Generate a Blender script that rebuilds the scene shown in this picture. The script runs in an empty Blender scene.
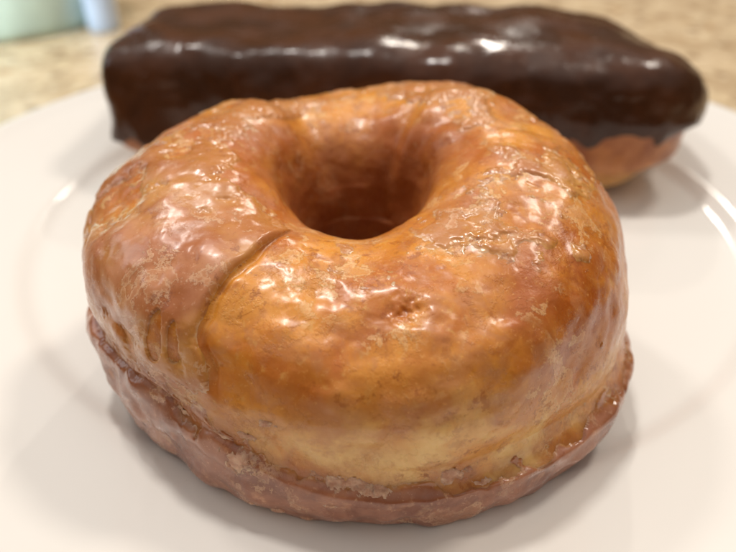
import bpy, math, random
import numpy as np

U = 0.0117      # one authored unit = 1.17 cm
scene = bpy.context.scene
# ------------------------------------------------------------ camera
cam_data = bpy.data.cameras.new('camera'); cam = bpy.data.objects.new('camera', cam_data)
scene.collection.objects.link(cam); scene.camera = cam
cam.location = (0, -13.23*U, 7.69*U)
cam.rotation_euler = (math.radians(90-35.15), 0, 0)
cam_data.sensor_width = 36; cam_data.lens = 36*640/736
cam_data.clip_start = 0.005; cam_data.clip_end = 50
cam_data.dof.use_dof = True; cam_data.dof.focus_distance = 7.75*U
cam_data.dof.aperture_fstop = 13.5
# ------------------------------------------------------------ light
world = bpy.data.worlds.new('World'); scene.world = world; world.use_nodes = True
wn = world.node_tree; bg = wn.nodes['Background']
tc = wn.nodes.new('ShaderNodeTexCoord'); sep = wn.nodes.new('ShaderNodeSeparateXYZ')
rmp = wn.nodes.new('ShaderNodeValToRGB'); mr = wn.nodes.new('ShaderNodeMapRange')
wn.links.new(tc.outputs['Generated'], sep.inputs[0]); wn.links.new(sep.outputs['Z'], mr.inputs[0])
mr.inputs[1].default_value = -1; mr.inputs[2].default_value = 1
wn.links.new(mr.outputs[0], rmp.inputs[0]); wn.links.new(rmp.outputs[0], bg.inputs[0])
cr = rmp.color_ramp; cr.elements[0].position = .45; cr.elements[0].color = (.10,.065,.04,1)
cr.elements[1].position = 1; cr.elements[1].color = (1.0,.95,.90,1)
e = cr.elements.new(.68); e.color = (.20,.13,.075,1)
bg.inputs[1].default_value = 0.78

def lamp(name, loc, target, size, power, col, shape='DISK', size_y=None):
    d = bpy.data.lights.new(name, 'AREA'); d.shape = shape; d.size = size; d.energy = power; d.color = col
    if size_y: d.size_y = size_y
    o = bpy.data.objects.new(name, d); scene.collection.objects.link(o)
    o.location = loc
    from mathutils import Vector
    o.rotation_euler = (Vector(target)-Vector(loc)).to_track_quat('-Z', 'Y').to_euler()
    return o
T = (0, 0, 0.02)
lamp('ceiling_lamp', (-.22, .36, 1.4), T, .13, 8.6, (1, .95, .89))
lamp('ceiling_lamp', (.72, .50, 1.30), T, .24, 7.6, (1, .90, .79))
lamp('ceiling_lamp', (-.70, .70, 1.25), T, .20, 4.6, (1, .94, .88))
lamp('ceiling_lamp', (.22, 1.20, .97), T, .05, 2.6, (1, .92, .82))
far_fill = lamp('window_and_fill_light', (-.33, -.05, .22), (-.21, .235, .045), .10, .17, (.86, .95, 1.0), 'RECTANGLE', .10); far_fill.data.spread = math.radians(26)  # added fill to brighten the far bowl and tumbler, not a window
lamp('window_and_fill_light', (-1.3, .35, .75), T, .75, 2.3, (.84, .93, 1.0), 'RECTANGLE', .6)  # cool window off to the left

scene.view_settings.view_transform = 'Standard'; scene.view_settings.look = 'None'
scene.view_settings.exposure = 0.0; scene.view_settings.gamma = 1
scene.render.engine = 'CYCLES'
CAM_Y, CAM_Z, PITCH, FOC = -13.23, 7.69, math.radians(35.15), 640.0   # FOC in px of a 736 px wide frame

_rs = np.random.RandomState(7)
_perm = _rs.permutation(256); _perm = np.concatenate([_perm, _perm, _perm])
_grad = _rs.normal(size=(256, 3)); _grad /= np.linalg.norm(_grad, axis=1)[:, None]

def perlin(P):
    P = np.asarray(P, float); I = np.floor(P).astype(int); F = P - I
    W = F*F*F*(F*(F*6-15)+10); I &= 255
    out = 0
    for dx in (0, 1):
        a = _perm[I[:, 0]+dx]; wx = W[:, 0] if dx else 1-W[:, 0]
        for dy in (0, 1):
            b = _perm[a+I[:, 1]+dy]; wy = W[:, 1] if dy else 1-W[:, 1]
            for dz in (0, 1):
                g = _grad[_perm[b+I[:, 2]+dz] & 255]; wz = W[:, 2] if dz else 1-W[:, 2]
                out = out + wx*wy*wz*(g[:, 0]*(F[:, 0]-dx)+g[:, 1]*(F[:, 1]-dy)+g[:, 2]*(F[:, 2]-dz))
    return out*1.6

def fbm(P, scale, octaves=3, off=0.0, gain=0.5):
    P = np.asarray(P)*scale + off*17.31; r = 0; a = 1.0
    for _ in range(octaves):
        r = r + a*perlin(P); P = P*2.03+5.7; a *= gain
    return r

def sstep(a, b, x):
    t = np.clip((x-a)/(b-a), 0, 1); return t*t*(3-2*t)

def spline_closed(pts, n):
    pts = np.array(pts, float); m = len(pts); out = []
    for i in range(m):
        p0, p1, p2, p3 = pts[i-1], pts[i], pts[(i+1) % m], pts[(i+2) % m]
        for t in np.linspace(0, 1, 60, endpoint=False):
            out.append(.5*((2*p1)+(-p0+p2)*t+(2*p0-5*p1+4*p2-p3)*t*t+(-p0+3*p1-3*p2+p3)*t**3))
    out = np.array(out); cl = np.vstack([out, out[:1]])
    d = np.concatenate([[0], np.cumsum(np.linalg.norm(np.diff(cl[:, :2], axis=0), axis=1))])
    s = np.linspace(0, d[-1], n, endpoint=False)
    return np.stack([np.interp(s, d, cl[:, k]) for k in range(cl.shape[1])], 1)

def gauss(x, w): return np.exp(-(x/w)**2)
def adiff(a, b): return (a-b+180) % 360-180

# ---------------- the ring doughnut ----------------
# profile (radius, height, landmark): 0 throat, 1 crest, 2 equator, 3 crease, 4 skirt, 5 underside, back to 6 = throat
PROF = [(0.90,1.80,0.0),(1.00,2.60,.35),(1.36,3.32,.7),(2.15,3.64,1.0),(3.10,3.48,1.3),(3.80,2.96,1.62),(4.05,2.22,2.0),
        (4.06,1.60,2.4),(4.02,1.20,2.8),(4.00,1.00,3.0),(4.04,0.78,3.35),(4.01,0.42,3.8),(3.80,0.10,4.2),(3.1,0.0,4.6),(2.0,0.0,5.1),(1.15,0.40,5.5),(0.90,1.0,5.8)]
DC = np.array([-0.13, -4.42, 0.36])
# radial / height tweaks by azimuth (deg; 0 = towards the camera, +90 = right)
AZ   = np.array([-180,-150,-120,-90,-60,-30,  0, 30, 60, 90,120,150])
RUP  = np.array([ 0, 0, -.12, .02, .03, -.08, .0, .05, .03, -.10, -.38, -.08])
RLO  = np.array([ 0, 0, 0, .08, .06, -.01, .15, .30, .33, .08, -.1, 0.])
HUP  = np.array([ -.24, -.16, .02, 0, -.1, -.35, -.5, -.35, -.1, 0.02, .10, -.02])
ZCR  = np.array([ 0, 0, 0, .30, .58, .42, -.02, -.05, -.10, -.12, 0, 0.])   # crease height shift
def azi(tab, a):
    x = np.concatenate([AZ-360, AZ, AZ+360]); y = np.concatenate([tab]*3)
    # smooth interpolation (cosine between knots)
    i = np.clip(np.searchsorted(x, a, side='right')-1, 1, len(x)-3); t = (a-x[i])/(x[i+1]-x[i])
    p0, p1, p2, p3 = y[i-1], y[i], y[i+1], y[i+2]
    return .5*(2*p1+(-p0+p2)*t+(2*p0-5*p1+4*p2-p3)*t*t+(-p0+3*p1-3*p2+p3)*t**3)

def donut_grid(NA, NP):
    pr = spline_closed(PROF, NP)
    # landmark wraps at the end: fix the last stretch
    lm = pr[:, 2].copy(); last = np.argmax(lm); lm[last:] = np.linspace(lm[last], 6.0, len(lm)-last)
    a = np.linspace(-180, 180, NA, endpoint=False)
    A, R = np.meshgrid(a, pr[:, 0], indexing='ij'); _, Z = np.meshgrid(a, pr[:, 1], indexing='ij'); _, L = np.meshgrid(a, lm, indexing='ij')
    A, R, Z, L = (q.ravel() for q in (A, R, Z, L))
    outer = sstep(1.0, 1.9, L)*(1-sstep(4.3, 4.9, L))
    up = 1-sstep(2.7, 3.2, L); lo = sstep(2.7, 3.2, L)*(1-sstep(4.3, 4.9, L))
    top = sstep(-.1, 0.6, L)*(1-sstep(1.4, 2.6, L))
    R = R+outer*(azi(RUP, A)*up+azi(RLO, A)*lo)
    R = R+.13*gauss(L-2.75, .48)*gauss(A-74, 32)+.05*gauss(L-2.7, .5)*gauss(A-10, 40)
    Z = Z+top*azi(HUP, A)+azi(ZCR, A)*gauss(L-3.0, .75)
    return A, R, Z, L

def to_xyz(A, R, Z):
    p = np.radians(A); return np.stack([DC[0]+R*np.sin(p), DC[1]-R*np.cos(p), DC[2]+Z*.985], 1)

def project(P):
    d = P-np.array([0, CAM_Y, CAM_Z]); c, s = math.cos(PITCH), math.sin(PITCH)
    z = d[:, 1]*c-d[:, 2]*s
    return 368+FOC*d[:, 0]/z, 276-FOC*(d[:, 1]*s+d[:, 2]*c)/z, z

# ------------------------------------------------------------ mesh + object helpers
def mesh_obj(name, V, quads, mat, parent=None, attrs=None, tris=None, smooth=True):
    V = np.asarray(V, np.float32)*U
    quads = np.asarray(quads, np.int32).reshape(-1, 4) if len(quads) else np.zeros((0, 4), np.int32)
    tris = np.asarray(tris if tris is not None and len(tris) else np.zeros((0, 3)), np.int32).reshape(-1, 3)
    m = bpy.data.meshes.new(name); m.vertices.add(len(V)); m.vertices.foreach_set('co', V.ravel())
    nl = quads.size+tris.size; m.loops.add(nl); m.loops.foreach_set('vertex_index', np.concatenate([quads.ravel(), tris.ravel()]))
    m.polygons.add(len(quads)+len(tris))
    st = np.concatenate([np.arange(len(quads))*4, quads.size+np.arange(len(tris))*3]).astype(np.int32)
    m.polygons.foreach_set('loop_start', st)
    m.polygons.foreach_set('use_smooth', np.full(len(st), smooth))
    m.update(calc_edges=True)
    for k, v in (attrs or {}).items():
        a = m.attributes.new(k, 'FLOAT', 'POINT'); a.data.foreach_set('value', np.asarray(v, np.float32))
    m.materials.append(mat)
    o = bpy.data.objects.new(name, m); scene.collection.objects.link(o)
    if parent: o.parent = parent
    return o

def empty(name, loc, label, cat):
    o = bpy.data.objects.new(name, None); scene.collection.objects.link(o); o.empty_display_size = .01
    o['label'] = label; o['category'] = cat
    return o

def compact(V, quads, attrs=None):
    used = np.unique(quads); mp = np.full(len(V), -1); mp[used] = np.arange(len(used))
    return V[used], mp[quads], {k: v[used] for k, v in (attrs or {}).items()}

def grid_quads(n, m, wrap_n=True, wrap_m=True):
    i = np.arange(n if wrap_n else n-1); j = np.arange(m if wrap_m else m-1)
    I, J = np.meshgrid(i, j, indexing='ij'); I = I.ravel(); J = J.ravel(); I2 = (I+1) % n; J2 = (J+1) % m
    return np.stack([I*m+J, I2*m+J, I2*m+J2, I*m+J2], 1)

def grid_normals(P, n, m, wrap_n=True):
    G = P.reshape(n, m, 3)
    if wrap_n: du = np.roll(G, -1, 0)-np.roll(G, 1, 0)
    else: du = np.gradient(G, axis=0)
    dv = np.roll(G, -1, 1)-np.roll(G, 1, 1)
    N = np.cross(du, dv); N /= np.maximum(np.linalg.norm(N, axis=2, keepdims=True), 1e-12)
    return N.reshape(-1, 3)

def revolve(name, prof, seg, mat, parent=None, c=(0, 0)):
    prof = np.array(prof, float); n = len(prof); a = np.linspace(0, 2*np.pi, seg, endpoint=False)
    V = np.stack([c[0]+np.outer(np.cos(a), prof[:, 0]), c[1]+np.outer(np.sin(a), prof[:, 0]), np.outer(np.ones(seg), prof[:, 1])], 2).reshape(-1, 3)
    return mesh_obj(name, V, grid_quads(seg, n, True, False), mat, parent)

def smooth_open(pts, n):
    pts = np.array(pts, float); q = np.vstack([2*pts[0]-pts[1], pts, 2*pts[-1]-pts[-2]]); out = []
    for i in range(1, len(q)-2):
        for t in np.linspace(0, 1, 40, endpoint=False):
            p0, p1, p2, p3 = q[i-1:i+3]
            out.append(.5*((2*p1)+(-p0+p2)*t+(2*p0-5*p1+4*p2-p3)*t*t+(-p0+3*p1-3*p2+p3)*t**3))
    out.append(pts[-1]); out = np.array(out)
    d = np.concatenate([[0], np.cumsum(np.linalg.norm(np.diff(out, axis=0), axis=1))]); s = np.linspace(0, d[-1], n)
    return np.stack([np.interp(s, d, out[:, k]) for k in range(2)], 1)

# ------------------------------------------------------------ materials
class NT:
    def __init__(self, name):
        self.m = bpy.data.materials.new(name); self.m.use_nodes = True
        self.t = self.m.node_tree; self.b = self.t.nodes['Principled BSDF']
        tc = self.n('ShaderNodeTexCoord'); mp = self.n('ShaderNodeMapping'); mp.inputs['Scale'].default_value = (1/U,)*3
        self.l(tc.outputs['Object'], mp.inputs[0]); self.co = mp.outputs[0]
    def n(self, k, **kw):
        x = self.t.nodes.new(k)
        for a, v in kw.items(): setattr(x, a, v)
        return x
    def l(self, a, b): self.t.links.new(a, b)
    def noise(self, scale, detail=3, rough=.5, dist=0, off=0):
        x = self.n('ShaderNodeTexNoise'); x.inputs['Scale'].default_value = scale; x.inputs['Detail'].default_value = detail
        x.inputs['Roughness'].default_value = rough; x.inputs['Distortion'].default_value = dist
        if off:
            v = self.n('ShaderNodeVectorMath', operation='ADD'); v.inputs[1].default_value = (off, off*.7, -off)
            self.l(self.co, v.inputs[0]); self.l(v.outputs[0], x.inputs['Vector'])
        else: self.l(self.co, x.inputs['Vector'])
        return x.outputs['Fac']
    def voro(self, scale, feature='F1', rnd=1):
        x = self.n('ShaderNodeTexVoronoi', feature=feature); x.inputs['Scale'].default_value = scale
        x.inputs['Randomness'].default_value = rnd; self.l(self.co, x.inputs['Vector']); return x
    def rng(self, v, a, b, c=0., d=1., smooth=True):
        x = self.n('ShaderNodeMapRange', interpolation_type='SMOOTHSTEP' if smooth else 'LINEAR')
        for i, q in enumerate((a, b, c, d)): x.inputs[i+1].default_value = q
        self.l(v, x.inputs[0]); return x.outputs[0]
    def attr(self, name): x = self.n('ShaderNodeAttribute', attribute_name=name); return x.outputs['Fac']
    def math(self, op, a, b):
        x = self.n('ShaderNodeMath', operation=op)
        for i, q in enumerate((a, b)):
            if isinstance(q, (int, float)): x.inputs[i].default_value = q
            else: self.l(q, x.inputs[i])
        return x.outputs[0]
    def mix(self, f, a, b):
        x = self.n('ShaderNodeMix', data_type='RGBA')
        for s, q in ((0, f), (6, a), (7, b)):
            if isinstance(q, tuple): x.inputs[s].default_value = (*q, 1)
            elif isinstance(q, (int, float)): x.inputs[s].default_value = q
            else: self.l(q, x.inputs[s])
        return x.outputs[2]
    def bump(self, h, dist, strength=1., prev=None):
        x = self.n('ShaderNodeBump'); x.inputs['Distance'].default_value = dist*U; x.inputs['Strength'].default_value = strength
        self.l(h, x.inputs['Height'])
        if prev: self.l(prev, x.inputs['Normal'])
        return x.outputs[0]
    def set(self, **kw):
        for k, v in kw.items():
            i = self.b.inputs[k.replace('_', ' ')]
            if isinstance(v, (int, float)): i.default_value = v
            elif isinstance(v, tuple): i.default_value = v if len(v) == 3 and i.type == 'VECTOR' else (*v, 1)
            else: self.l(v, i)
        return self.m

def srgb(r, g, b): return tuple(((c/255+.055)/1.055)**2.4 if c > 10 else c/255/12.92 for c in (r, g, b))

# golden fried dough under clear glaze
def dough_material():
    m = NT('fried_dough')
    pale, skirt, deep = m.attr('pale'), m.attr('skirt'), m.attr('deep')
    c = m.mix(m.rng(m.noise(.8, 4, .55, .4), .38, .62), srgb(224,150,58), srgb(190,106,32))
    c = m.mix(m.rng(m.noise(2.2, 5, .6, .6, 3), .50, .70, 0, .75), c, srgb(172,96,30))
    c = m.mix(m.rng(m.noise(7, 4, .65, .5, 9), .56, .70, 0, .55), c, srgb(220,168,92))
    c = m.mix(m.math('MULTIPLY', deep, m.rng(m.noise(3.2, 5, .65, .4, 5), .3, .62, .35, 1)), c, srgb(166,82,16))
    c = m.mix(m.math('MULTIPLY', pale, m.rng(m.noise(1.1, 6, .6, .5, 13), .36, .60, .15, 1.)), c, srgb(248,206,134))
    c = m.mix(m.rng(m.noise(1.9, 6, .66, .35, 41), .49, .60, 0, .50), c, srgb(196,130,82))
    film = m.rng(m.noise(1.7, 9, .68, .25, 61), .545, .565, 0, 1)
    film = m.math('MULTIPLY', film, m.rng(m.noise(.9, 2, .5, 0, 63), .42, .6, 0, 1))
    edge = m.math('MULTIPLY', film, m.math('SUBTRACT', 1, m.rng(m.noise(1.7, 9, .68, .25, 61), .565, .60, 0, 1)))
    c = m.mix(m.math('MULTIPLY', film, .40), c, srgb(230,174,110))
    c = m.mix(m.math('MULTIPLY', edge, .45), c, srgb(248,212,158))
    spk = m.rng(m.noise(15, 6, .75, .1, 67), .585, .66, 0, .55)
    c = m.mix(spk, c, srgb(236,178,104))
    drk = m.math('MULTIPLY', m.rng(m.noise(4.2, 8, .74, .2, 71), .555, .61, 0, .65), m.rng(m.noise(.8, 2, .5, 0, 73), .4, .6, .15, 1))
    c = m.mix(drk, c, srgb(158,82,20))
    c = m.mix(m.math('MULTIPLY', m.attr('throat'), .8), c, srgb(140,72,24))  # hole wall browned, partly standing in for the shade inside
    c = m.mix(m.math('MULTIPLY', skirt, .85), c, srgb(146,92,62))
    b = m.bump(m.noise(2.6, 2, .5), .012, .4)
    fine = m.math('MULTIPLY', m.noise(24, 3, .6), m.rng(m.noise(1.1, 3, .6, .3, 31), .46, .62, .1, 1))
    b = m.bump(fine, .012, .8, b)
    cr = m.rng(m.noise(2.6, 6, .68, .3, 23), .55, .585, 0, 1)
    b = m.bump(cr, .012, .5, b)
    b = m.bump(film, .007, .6, b)
    b = m.bump(m.noise(15, 6, .75, .1, 67), .007, .4, b)
    r = m.math('ADD', m.rng(m.noise(2.5, 4, .6), .35, .7, .24, .44), m.math('MULTIPLY', m.attr('throat'), .3))
    return m.set(Base_Color=c, Roughness=r, Subsurface_Weight=.3, Subsurface_Radius=(1, .5, .2), Subsurface_Scale=.2*U,
                 Coat_Weight=m.math('SUBTRACT', .4, m.math('MULTIPLY', m.attr('throat'), .38)), Coat_Roughness=.22, Normal=b, IOR=1.42)
# milky sugar glaze
def glaze_material():
    m = NT('sugar_glaze')
    th, skirt, warm = m.attr('thick'), m.attr('skirt'), m.attr('warm')
    amber = m.mix(m.rng(m.noise(1.3, 4), .38, .62), srgb(206,146,72), srgb(168,96,38))
    milky = m.mix(m.rng(m.noise(1.8, 4, .6, .3, 4), .35, .65), srgb(202,138,96), srgb(176,106,62))
    c = m.mix(m.rng(th, .0, .85), amber, milky)
    c = m.mix(m.math('MULTIPLY', warm, .75), c, srgb(196,128,64))
    sk = m.mix(m.rng(m.noise(1.6, 5, .6, .5, 8), .38, .64), srgb(174,116,88), srgb(138,82,58))
    sk = m.mix(m.rng(m.noise(4.5, 4, .6, .2, 2), .55, .72, 0, .6), sk, srgb(214,158,120))
    c = m.mix(skirt, c, sk)
    c = m.mix(m.rng(m.noise(9, 4, .7, .3, 19), .63, .72, 0, .45), c, srgb(236,196,160))
    film = m.rng(m.noise(1.7, 9, .68, .25, 81), .545, .565, 0, 1)
    film = m.math('MULTIPLY', film, m.rng(m.noise(.9, 2, .5, 0, 83), .42, .6, 0, 1))
    edge = m.math('MULTIPLY', film, m.math('SUBTRACT', 1, m.rng(m.noise(1.7, 9, .68, .25, 81), .565, .60, 0, 1)))
    c = m.mix(m.math('MULTIPLY', film, .28), c, srgb(216,160,118))
    c = m.mix(m.math('MULTIPLY', edge, .42), c, srgb(244,208,170))
    spk = m.rng(m.noise(15, 6, .75, .1, 87), .585, .66, 0, .55)
    c = m.mix(spk, c, srgb(226,180,146))
    drk = m.math('MULTIPLY', m.rng(m.noise(4.2, 8, .74, .2, 91), .555, .61, 0, .65), m.rng(m.noise(.8, 2, .5, 0, 93), .4, .6, .15, 1))
    c = m.mix(drk, c, srgb(150,84,54))
    lip = m.math('MULTIPLY', m.rng(th, .02, .16, 1, 0), m.rng(m.noise(2.6, 4, .6, .2, 53), .50, .62, 0, .7))
    c = m.mix(lip, c, srgb(228,190,152))
    b = m.bump(m.noise(1.8, 2, .5), .016, .4)
    fine = m.math('MULTIPLY', m.noise(22, 3, .6), m.rng(m.noise(1.0, 3, .6, .3, 37), .50, .66, .0, 1))
    b = m.bump(fine, .010, .8, b)
    b = m.bump(film, .006, .6, b)
    b = m.bump(m.noise(14, 5, .7, .1, 87), .005, .3, b)
    v = m.voro(2.3); b = m.bump(m.rng(v.outputs['Distance'], .03, .055, 0, 1), .02, .6, b)
    r = m.rng(m.noise(1.6, 4, .6, 0, 6), .35, .65, .17, .40)
    return m.set(Base_Color=c, Roughness=r, Subsurface_Weight=.3, Subsurface_Radius=(1, .6, .4), Subsurface_Scale=.14*U,
                 Coat_Weight=.4, Coat_Roughness=.22, Normal=b)
def flake_material():
    m = NT('dried_glaze_flake')
    c = m.mix(m.rng(m.noise(8, 4), .35, .65), srgb(228,188,160), srgb(196,142,114))
    b = m.bump(m.noise(18, 4, .65), .04, .8)
    return m.set(Base_Color=c, Roughness=.42, Subsurface_Weight=.4, Subsurface_Radius=(1, .6, .35), Subsurface_Scale=.12*U, Normal=b)
def bar_dough_material():
    m = NT('bar_dough')
    c = m.mix(m.rng(m.noise(1.1, 5, .6, .4), .35, .65), srgb(198,128,70), srgb(154,84,40))
    c = m.mix(m.math('MULTIPLY', m.attr('pale'), m.rng(m.noise(2.2, 4, .6), .3, .6, .4, 1)), c, srgb(232,182,112))
    b = m.bump(m.noise(6, 5, .65), .07, .8)
    return m.set(Base_Color=c, Roughness=.45, Subsurface_Weight=.25, Subsurface_Radius=(1, .4, .15), Subsurface_Scale=.2*U, Coat_Weight=.3, Coat_Roughness=.25, Normal=b)
def chocolate_material():
    m = NT('chocolate_icing')
    c = m.mix(m.rng(m.noise(.9, 4, .55, .3), .35, .65), srgb(78,44,24), srgb(60,33,18))
    b = m.bump(m.noise(1.1, 3, .5), .05, .4)
    b = m.bump(m.noise(3.4, 4, .6), .022, .5, b)
    v = m.voro(.9); b = m.bump(m.rng(v.outputs['Distance'], .03, .07, 0, 1), .03, .5, b)
    r = m.rng(m.noise(.9, 4, .6, 0, 3), .38, .62, .16, .34)
    return m.set(Base_Color=c, Roughness=r, Specular_IOR_Level=.28, Coat_Weight=.10, Coat_Roughness=.10, Normal=b)
def porcelain_material():
    m = NT('white_porcelain')
    c = m.mix(m.noise(.3, 2), (.80, .775, .73), (.82, .80, .76))
    # a few tiny glaze specks
    v = m.voro(3.2); c = m.mix(m.rng(v.outputs['Distance'], .012, .022, .5, 0), c, (.25, .17, .1))
    b = m.bump(m.noise(.9, 2), .03, .15)
    return m.set(Base_Color=c, Roughness=.15, Coat_Weight=.12, Coat_Roughness=.04, Normal=b)
def granite_material():
    m = NT('granite')
    c = m.mix(m.rng(m.noise(.35, 5, .6, .5), .38, .62), srgb(216,194,160), srgb(188,164,130))
    c = m.mix(m.rng(m.noise(1.3, 5, .65, .6, 4), .52, .66, 0, .7), c, srgb(236,216,178))
    c = m.mix(m.rng(m.noise(.8, 5, .7, .8, 11), .56, .68, 0, .75), c, srgb(180,140,92))
    c = m.mix(m.rng(m.voro(.9).outputs['Distance'], .16, .34, .7, 0), c, srgb(128,98,66))
    c = m.mix(m.rng(m.voro(1.3, 'F1').outputs['Distance'], .10, .22, .8, 0), c, srgb(236,222,194))
    c = m.mix(m.rng(m.noise(.25, 3, .6, .4, 29), .66, .72, 0, .85), c, srgb(80,54,36))
    return m.set(Base_Color=c, Roughness=.22)

M_dough, M_glaze, M_flake = dough_material(), glaze_material(), flake_material()
M_bar, M_choc, M_plate, M_granite = bar_dough_material(), chocolate_material(), porcelain_material(), granite_material()

# ------------------------------------------------------------ setting: countertop
CZ = -0.22
top = mesh_obj('countertop', [(-150,-60,CZ),(150,-60,CZ),(150,150,CZ),(-150,150,CZ),(-150,-60,CZ-3),(150,-60,CZ-3),(150,150,CZ-3),(-150,150,CZ-3)],
               [(0,1,2,3),(7,6,5,4),(0,4,5,1),(1,5,6,2),(2,6,7,3),(3,7,4,0)], M_granite, smooth=False)
top['kind'] = 'structure'

# ------------------------------------------------------------ plate
PCX = 0.42
pp = smooth_open([(0.001,.20),(3,.20),(6,.20),(7.3,.205),(7.62,.25),(7.86,.38),(8.10,.47),(9.0,.58),(10.2,.84),(10.70,1.02),(10.86,1.06),(10.89,.98),(10.4,.72),(9,.42),(7.7,.08),(6.9,-.02),(6.6,-.04),(6.5,CZ+.01),(6.2,CZ+.01),(6.1,.0),(3,.0),(0.001,.0)], 260)
plate = revolve('plate', pp, 360, M_plate, c=(PCX, 0))
plate['label'] = 'round white porcelain dinner plate holding the ring doughnut and the chocolate bar'; plate['category'] = 'plate'

# ------------------------------------------------------------ glazed ring doughnut
NA, NP = 1440, 640
A, R, Z, L = donut_grid(NA, NP)
P0 = to_xyz(A, R, Z); N = grid_normals(P0, NA, NP)
ctr = P0.mean(0)
if (N*(P0-np.stack([DC[0]+2.3*np.sin(np.radians(A)), DC[1]-2.3*np.cos(np.radians(A)), np.full(len(A), 2.)], 1))).sum(1).mean() < 0: N = -N
Q = P0-DC
n1 = fbm(Q, .42, 2, 1); n2 = fbm(Q, 1.1, 3, 2); n3 = fbm(Q, 3.3, 3, 3); n4 = fbm(Q, 8., 3, 4)
up = 1-sstep(2.6, 3.1, L); lo = sstep(2.9, 3.2, L)*(1-sstep(4.2, 4.8, L)); inside = (1-sstep(.9, 1.3, L))
front = gauss(A, 75)
d = .12*n1*(1-.4*lo) + .045*n2 + .0035*n3*(1+.8*lo) + .0015*n4
# crease between the fried halves, ragged
Lw = L+.13*n2+.07*n3+.03*n4
d -= (.008+.055*gauss(A+46, 26)+.012*n3)*gauss(Lw-3.02, .06)
d += .02*gauss(Lw-3.25, .16)*lo*gauss(A+50, 35)
# knobbly skirt edge
d += lo*((.03+.03*gauss(A+60, 30))*fbm(Q, 1.9, 2, 7)+.05*gauss(adiff(A,-63), 12))
# soft folds running up out of the hole
for az, w, am in ((152, 12, .08), (-150, 15, .06), (105, 12, .04)):
    d -= am*gauss(adiff(A, az)+14*n1+(L-.7)*10*np.sign(az), w)*(1-sstep(.9, 1.5, L))
d += .10*gauss(adiff(A, 140), 9)*gauss(L-.9, .5)+.10*gauss(adiff(A,-133), 8)*gauss(L-1.2, .4)+.10*gauss(adiff(A,125), 9)*gauss(L-1.25,.3)-.04*gauss(adiff(A,-155),11)*gauss(L-1.2,.4)
# the glaze ridge that runs from the hole down the left of the front
ar = A+27+2.0*np.sin((L-1.1)*4)+1.4*n2
rl = sstep(.80, 1.15, L)*(1-sstep(1.8, 2.25, L))
d += .06*rl*(1-sstep(-1.6, .5, ar))*sstep(-26, -4, ar)
d -= .03*rl*gauss(ar-.8, .8)
d += .022*np.sin((L+.12*n2)*21+.02*A)*gauss(L-1.42, .28)*gauss(A-2, 30)*(1+.8*n1)
# little pitted blisters
pit = fbm(Q, 5.0, 2, 12)
d -= .004*sstep(.45, .75, pit)*up
d -= .045*gauss(adiff(A, 10), 3.6)*gauss(L-1.34, .06)*(1+n4)
P = P0+N*d[:, None]
P[:, 2] = np.maximum(P[:, 2], DC[2]+.0)

# milky glaze thickness field: >0 where the opaque glaze shows
g = .25*n2+.40*fbm(Q, .75, 3, 21)+.22*n3+.10*n4-.10
g += .55*gauss(adiff(A, -45), 26)*up*rl            # thick runnel on the left of the ridge
g -= .9*rl*sstep(-.6, .4, ar)*(1-sstep(10, 22, ar))                         # clear right of it
g -= .60*gauss(A-6, 24)*gauss(L-1.75, .55)
g -= .35*gauss(adiff(A, 60), 20)*gauss(L-1.8, .5)
g += 1.1*sstep(2.88, 3.18, Lw+.15*n3)*(1-sstep(4.2, 4.8, L))+.25*gauss(adiff(A,-60), 30)*sstep(1.7, 2.4, L)
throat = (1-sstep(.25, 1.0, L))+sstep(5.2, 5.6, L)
Lp = Lw+.45*n1+.15*n2
pale = gauss(A-2, 26)*gauss(Lp-2.38, .45)+.75*gauss(A-34, 24)*gauss(Lp-2.62, .26)
g -= .8*np.clip(pale, 0, 1)*(1-lo)+1.3*np.clip(throat, 0, 1)
for az, l0, wa, wl in ((-37.5, 1.80, 1.7, .20), (-33.6, 1.76, 1.2, .15)):           # bare windows in the runnel
    g -= 2.0*sstep(.30, .42, gauss(adiff(A, az)+.5*n2, wa)*gauss(L-l0, wl))
g -= .25*inside*(1-sstep(.3, .9, L)); g += .15*gauss(L-1.1, .3)
g = np.clip(g, -1, 1.4)
skirt = sstep(2.75, 3.35, Lw)*(1-sstep(4.6, 5.0, L))
skirt = np.clip(skirt+.75*gauss(adiff(A,-50), 34)*sstep(1.7, 2.9, Lw)*up, 0, 1)
deep = np.clip(gauss(A-8, 30)*gauss(L-1.95, .22)*.9+gauss(adiff(A, 45), 20)*gauss(L-1.6, .45)+.8*gauss(Lw-2.95, .1)+throat, 0, 1)  # amber zones and crease, plus shade of the hole put into the colour

donut = empty('ring_doughnut', (0,0,0), 'big golden glazed ring doughnut with a round hole, at the front of the plate', 'doughnut')
Qd = grid_quads(NA, NP)
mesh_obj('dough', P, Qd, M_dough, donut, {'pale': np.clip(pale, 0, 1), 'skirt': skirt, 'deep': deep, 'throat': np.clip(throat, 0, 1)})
gs = sstep(.0, .9, .25*n2+.40*fbm(Q, .75, 2, 21)+.45*gauss(adiff(A, -45), 26)*up*rl+.5*lo+.25)
off = .013*np.clip(g*7, -1, 1)+.030*gs*sstep(0, .25, g)
keep = (g[Qd].max(1) > -.25)
warm = np.clip(inside+.4*gauss(adiff(A,180),60)*up, 0, 1)
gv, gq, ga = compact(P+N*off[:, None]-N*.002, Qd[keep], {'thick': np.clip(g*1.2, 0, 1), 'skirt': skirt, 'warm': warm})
mesh_obj('glaze', gv, gq, M_glaze, donut, ga)

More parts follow.
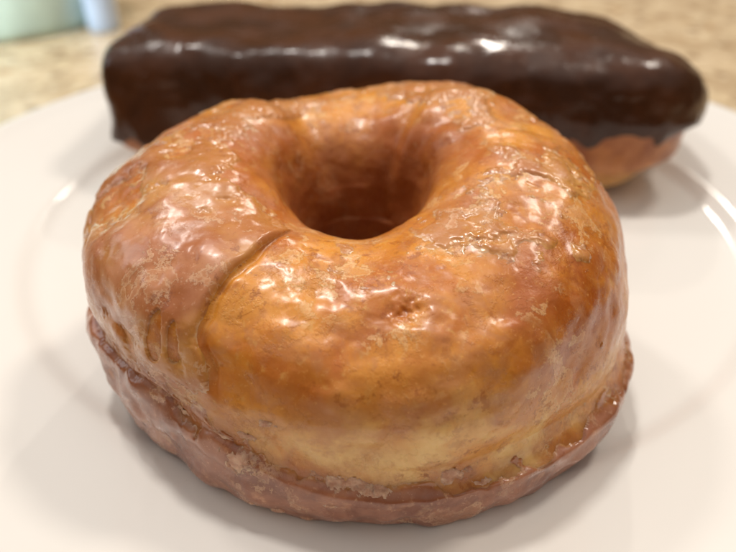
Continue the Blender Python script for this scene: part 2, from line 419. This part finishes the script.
# dried crusts of glaze standing on the surface
GI = np.arange(NA*NP).reshape(NA, NP)
def flake(az, l0, wa, wl, seed, h=.016, thr=.0):
    # contiguous patch of the doughnut's own surface, raised along its normals
    lm = L.reshape(NA, NP)[0]
    i0 = int(round((az+180)/360*NA)); ni = int(wa/360*NA)+2
    js = np.where((lm > l0-wl) & (lm < l0+wl))[0]; nj = len(js)
    if nj < 4: return
    I = (np.arange(i0-ni, i0+ni+1)) % NA; idx = GI[np.ix_(I, js)].ravel()
    x = np.repeat(np.linspace(-1, 1, len(I)), nj); y = np.tile(np.linspace(-1, 1, nj), len(I))
    q = Q[idx]
    s = 1-(x*x+y*y)**.8+.85*fbm(q, 5., 5, seed, .78)-.38+thr
    base = P[idx]+N[idx]*np.maximum(off[idx], 0)[:, None]
    o = base+N[idx]*(np.clip(s*4, -1, 1)*h*.6+h*.5*sstep(0, .6, s)*(1+.8*fbm(q, 7, 2, seed+3)))[:, None]
    fq = grid_quads(len(I), nj, False, False); fq = fq[s[fq].max(1) > -.2]
    if not len(fq): return
    v, fq, _ = compact(o, fq)
    mesh_obj('glaze_flake', v, fq, M_flake, donut)
for f in ((-2, 2.98, 5.5, .14, 31), (3, 3.0, 3.5, .10, 32), (-20.5, 3.22, 3.4, .28, 33, .020), (-15, 2.28, 1.5, .10, 34), (-19, 2.75, 1.8, .08, 35),
          (16, 2.88, 3.0, .12, 36), (21, 3.05, 1.8, .08, 37), 
          (-24, 2.95, 1.5, .06, 44), (-14, 3.95, 1.6, .08, 45), (-9, 4.0, 1.2, .06, 47), (-18, 3.9, 1.0, .05, 48), (-4, 3.4, 1.2, .05, 49), (-33, 3.05, 1.6, .07, 46)):
    flake(*f)

# ------------------------------------------------------------ chocolate iced bar
BC = np.array([0.86, 3.92, 0.0]); BROT = math.radians(-7.0)
BL, BW, BH = 7.15, 2.85, 3.25        # half length, half width, height
NX, NS = 620, 420
tx = np.linspace(-1, 1, NX); tx = np.sin(tx*np.pi/2)*.97+tx*.03
phi = np.linspace(0, 2*np.pi, NS, endpoint=False)
TX, PH = (q.ravel() for q in np.meshgrid(tx, phi, indexing='ij'))
k = np.maximum(1-np.abs(TX)**np.where(TX < 0, 30, 12), 1e-6)**(1/3.2)
def sp(c, e): return np.sign(c)*np.abs(c)**e
cy, cz = sp(np.cos(PH), .40), sp(np.sin(PH), .34)
wid = np.where(cz < 0, 1-.05*np.abs(cz)**1.5, 1-.13*np.abs(cz)**2)
bot = .22+.50*np.abs(TX)**6
midz = 1.75
X = TX*BL*(1+np.where(TX > 0, .035, .035)*cz); Y = cy*BW*k*wid*(1+.03*np.sin(TX*4))
Zb = np.where(cz > 0, midz+cz*k*(3.42-midz), midz+cz*k**.8*(midz-bot))
Zb += .10*np.sin(TX*2.2+.6)*sstep(-.6, .2, cz)*k
Zb -= .50*sstep(.50, 1.0, TX)*sstep(0, 1, cz)*(.45+.55*sstep(-1, 1, cy))
Y -= .55*sstep(.55, 1.0, TX)*sstep(-.2, 1, cy)
PB0 = np.stack([X, Y, Zb], 1); NB = grid_normals(PB0, NX, NS, False)
if (NB*(PB0-np.array([0, 0, 1.7]))).sum(1).mean() < 0: NB = -NB
b1 = fbm(PB0, .38, 2, 50); b2 = fbm(PB0, 1.0, 3, 51); b3 = fbm(PB0, 3., 3, 52)*(1-.85*sstep(1.2, 1.8, PB0[:, 2]))
db = .17*b1+.07*gauss(PB0[:, 2]-3.2, .3)*sstep(1.2, 2.4, -PB0[:, 1])+(.02+.02*gauss(PB0[:, 2]-2.6, .5))*b2+.015*b3
endfade = sstep(0, .25, k)
db *= .3+.7*endfade
zz = PB0[:, 2]
# side bulge / pale proofing line of the dough near the plate
seam = gauss(zz-.80+.15*b2, .12); db = db+0; db -= .16*seam; db += .10*gauss(zz-.50, .2)*(1+b2)+.10*gauss(zz-1.2, .3)*(1+2*b1)
PBd = PB0+NB*db[:, None]
# icing edge height: lower at the left, higher and lobed at the right end
edge = 1.25+.75*sstep(-.1, .75, TX)+.0*TX+.45*fbm(np.stack([PB0[:, 0], PB0[:, 1], 0*zz], 1), .7, 3, 55)-.35*gauss(TX-.45, .12)
gi = zz-edge
ot = .11*np.clip(gi*7, -1, 1)+.10*gauss(gi-.20, .18)*(gi > -.1)+.05*sstep(0, 1, gi)
lump = fbm(PB0*np.array([.55, 1, 1]), .9, 3, 57)
ot += (.05*fbm(PB0*np.array([.5, 1, 1]), .7, 2, 57)+.035*fbm(PB0*np.array([.6, 1, 1]), 1.7, 2, 59)*(1-.7*sstep(3.0, 3.3, zz)))*sstep(0, .5, gi)*(.3+.7*endfade)
def place_bar(V):
    c, s = math.cos(BROT), math.sin(BROT)
    return np.stack([BC[0]+V[:, 0]*c-V[:, 1]*s, BC[1]+V[:, 0]*s+V[:, 1]*c, V[:, 2]], 1)
bar = empty('chocolate_bar_doughnut', (0,0,0), 'long bar doughnut coated in glossy dark chocolate icing, lying behind the ring doughnut', 'doughnut')
Qb = grid_quads(NX, NS, False, True)
paleb = gauss(zz-.72, .30)
mesh_obj('dough', place_bar(PBd), Qb, M_bar, bar, {'pale': paleb})
kp = gi[Qb].max(1) > -.25
v, q, _ = compact(place_bar(PBd+NB*ot[:, None]), Qb[kp])
mesh_obj('chocolate_icing', v, q, M_choc, bar)

# ------------------------------------------------------------ things at the far end of the counter, out of focus
def glassy(name, col, tr, rough=.15):
    m = NT(name); c = m.mix(m.rng(m.noise(.35, 3), .35, .65), col, tuple(x*.8 for x in col))
    return m.set(Base_Color=c, Roughness=rough, Transmission_Weight=tr, Coat_Weight=.5)
bp = smooth_open([(0.01,CZ+.01),(4.9,CZ+.01),(5.5,CZ+.12),(5.7,.5),(6.0,2.4),(6.3,5.2),(6.25,5.3),(6.1,5.2),(5.75,2.4),(5.4,.5),(4.9,.25),(0.01,.22)], 120)
bowl = revolve('glass_bowl', bp, 160, glassy('aqua_glass', (.70,.92,.84), .0), c=(-18.6, 20.8))
bowl['label'] = 'blurred pale aqua glass bowl far back at the left edge of the counter'; bowl['category'] = 'bowl'
tp = smooth_open([(0.01,CZ+.01),(.62,CZ+.01),(.72,.1),(.74,3),(.80,7.5),(.74,7.55),(.66,7.5),(.62,.4),(.01,.3)], 80)
tb = revolve('glass_tumbler', tp, 80, glassy('pale_blue_glass', (.62,.76,.98), .0), c=(-12.5, 18.4))
tb['label'] = 'narrow pale blue glass standing upright between the aqua bowl and the chocolate bar'; tb['category'] = 'glass'
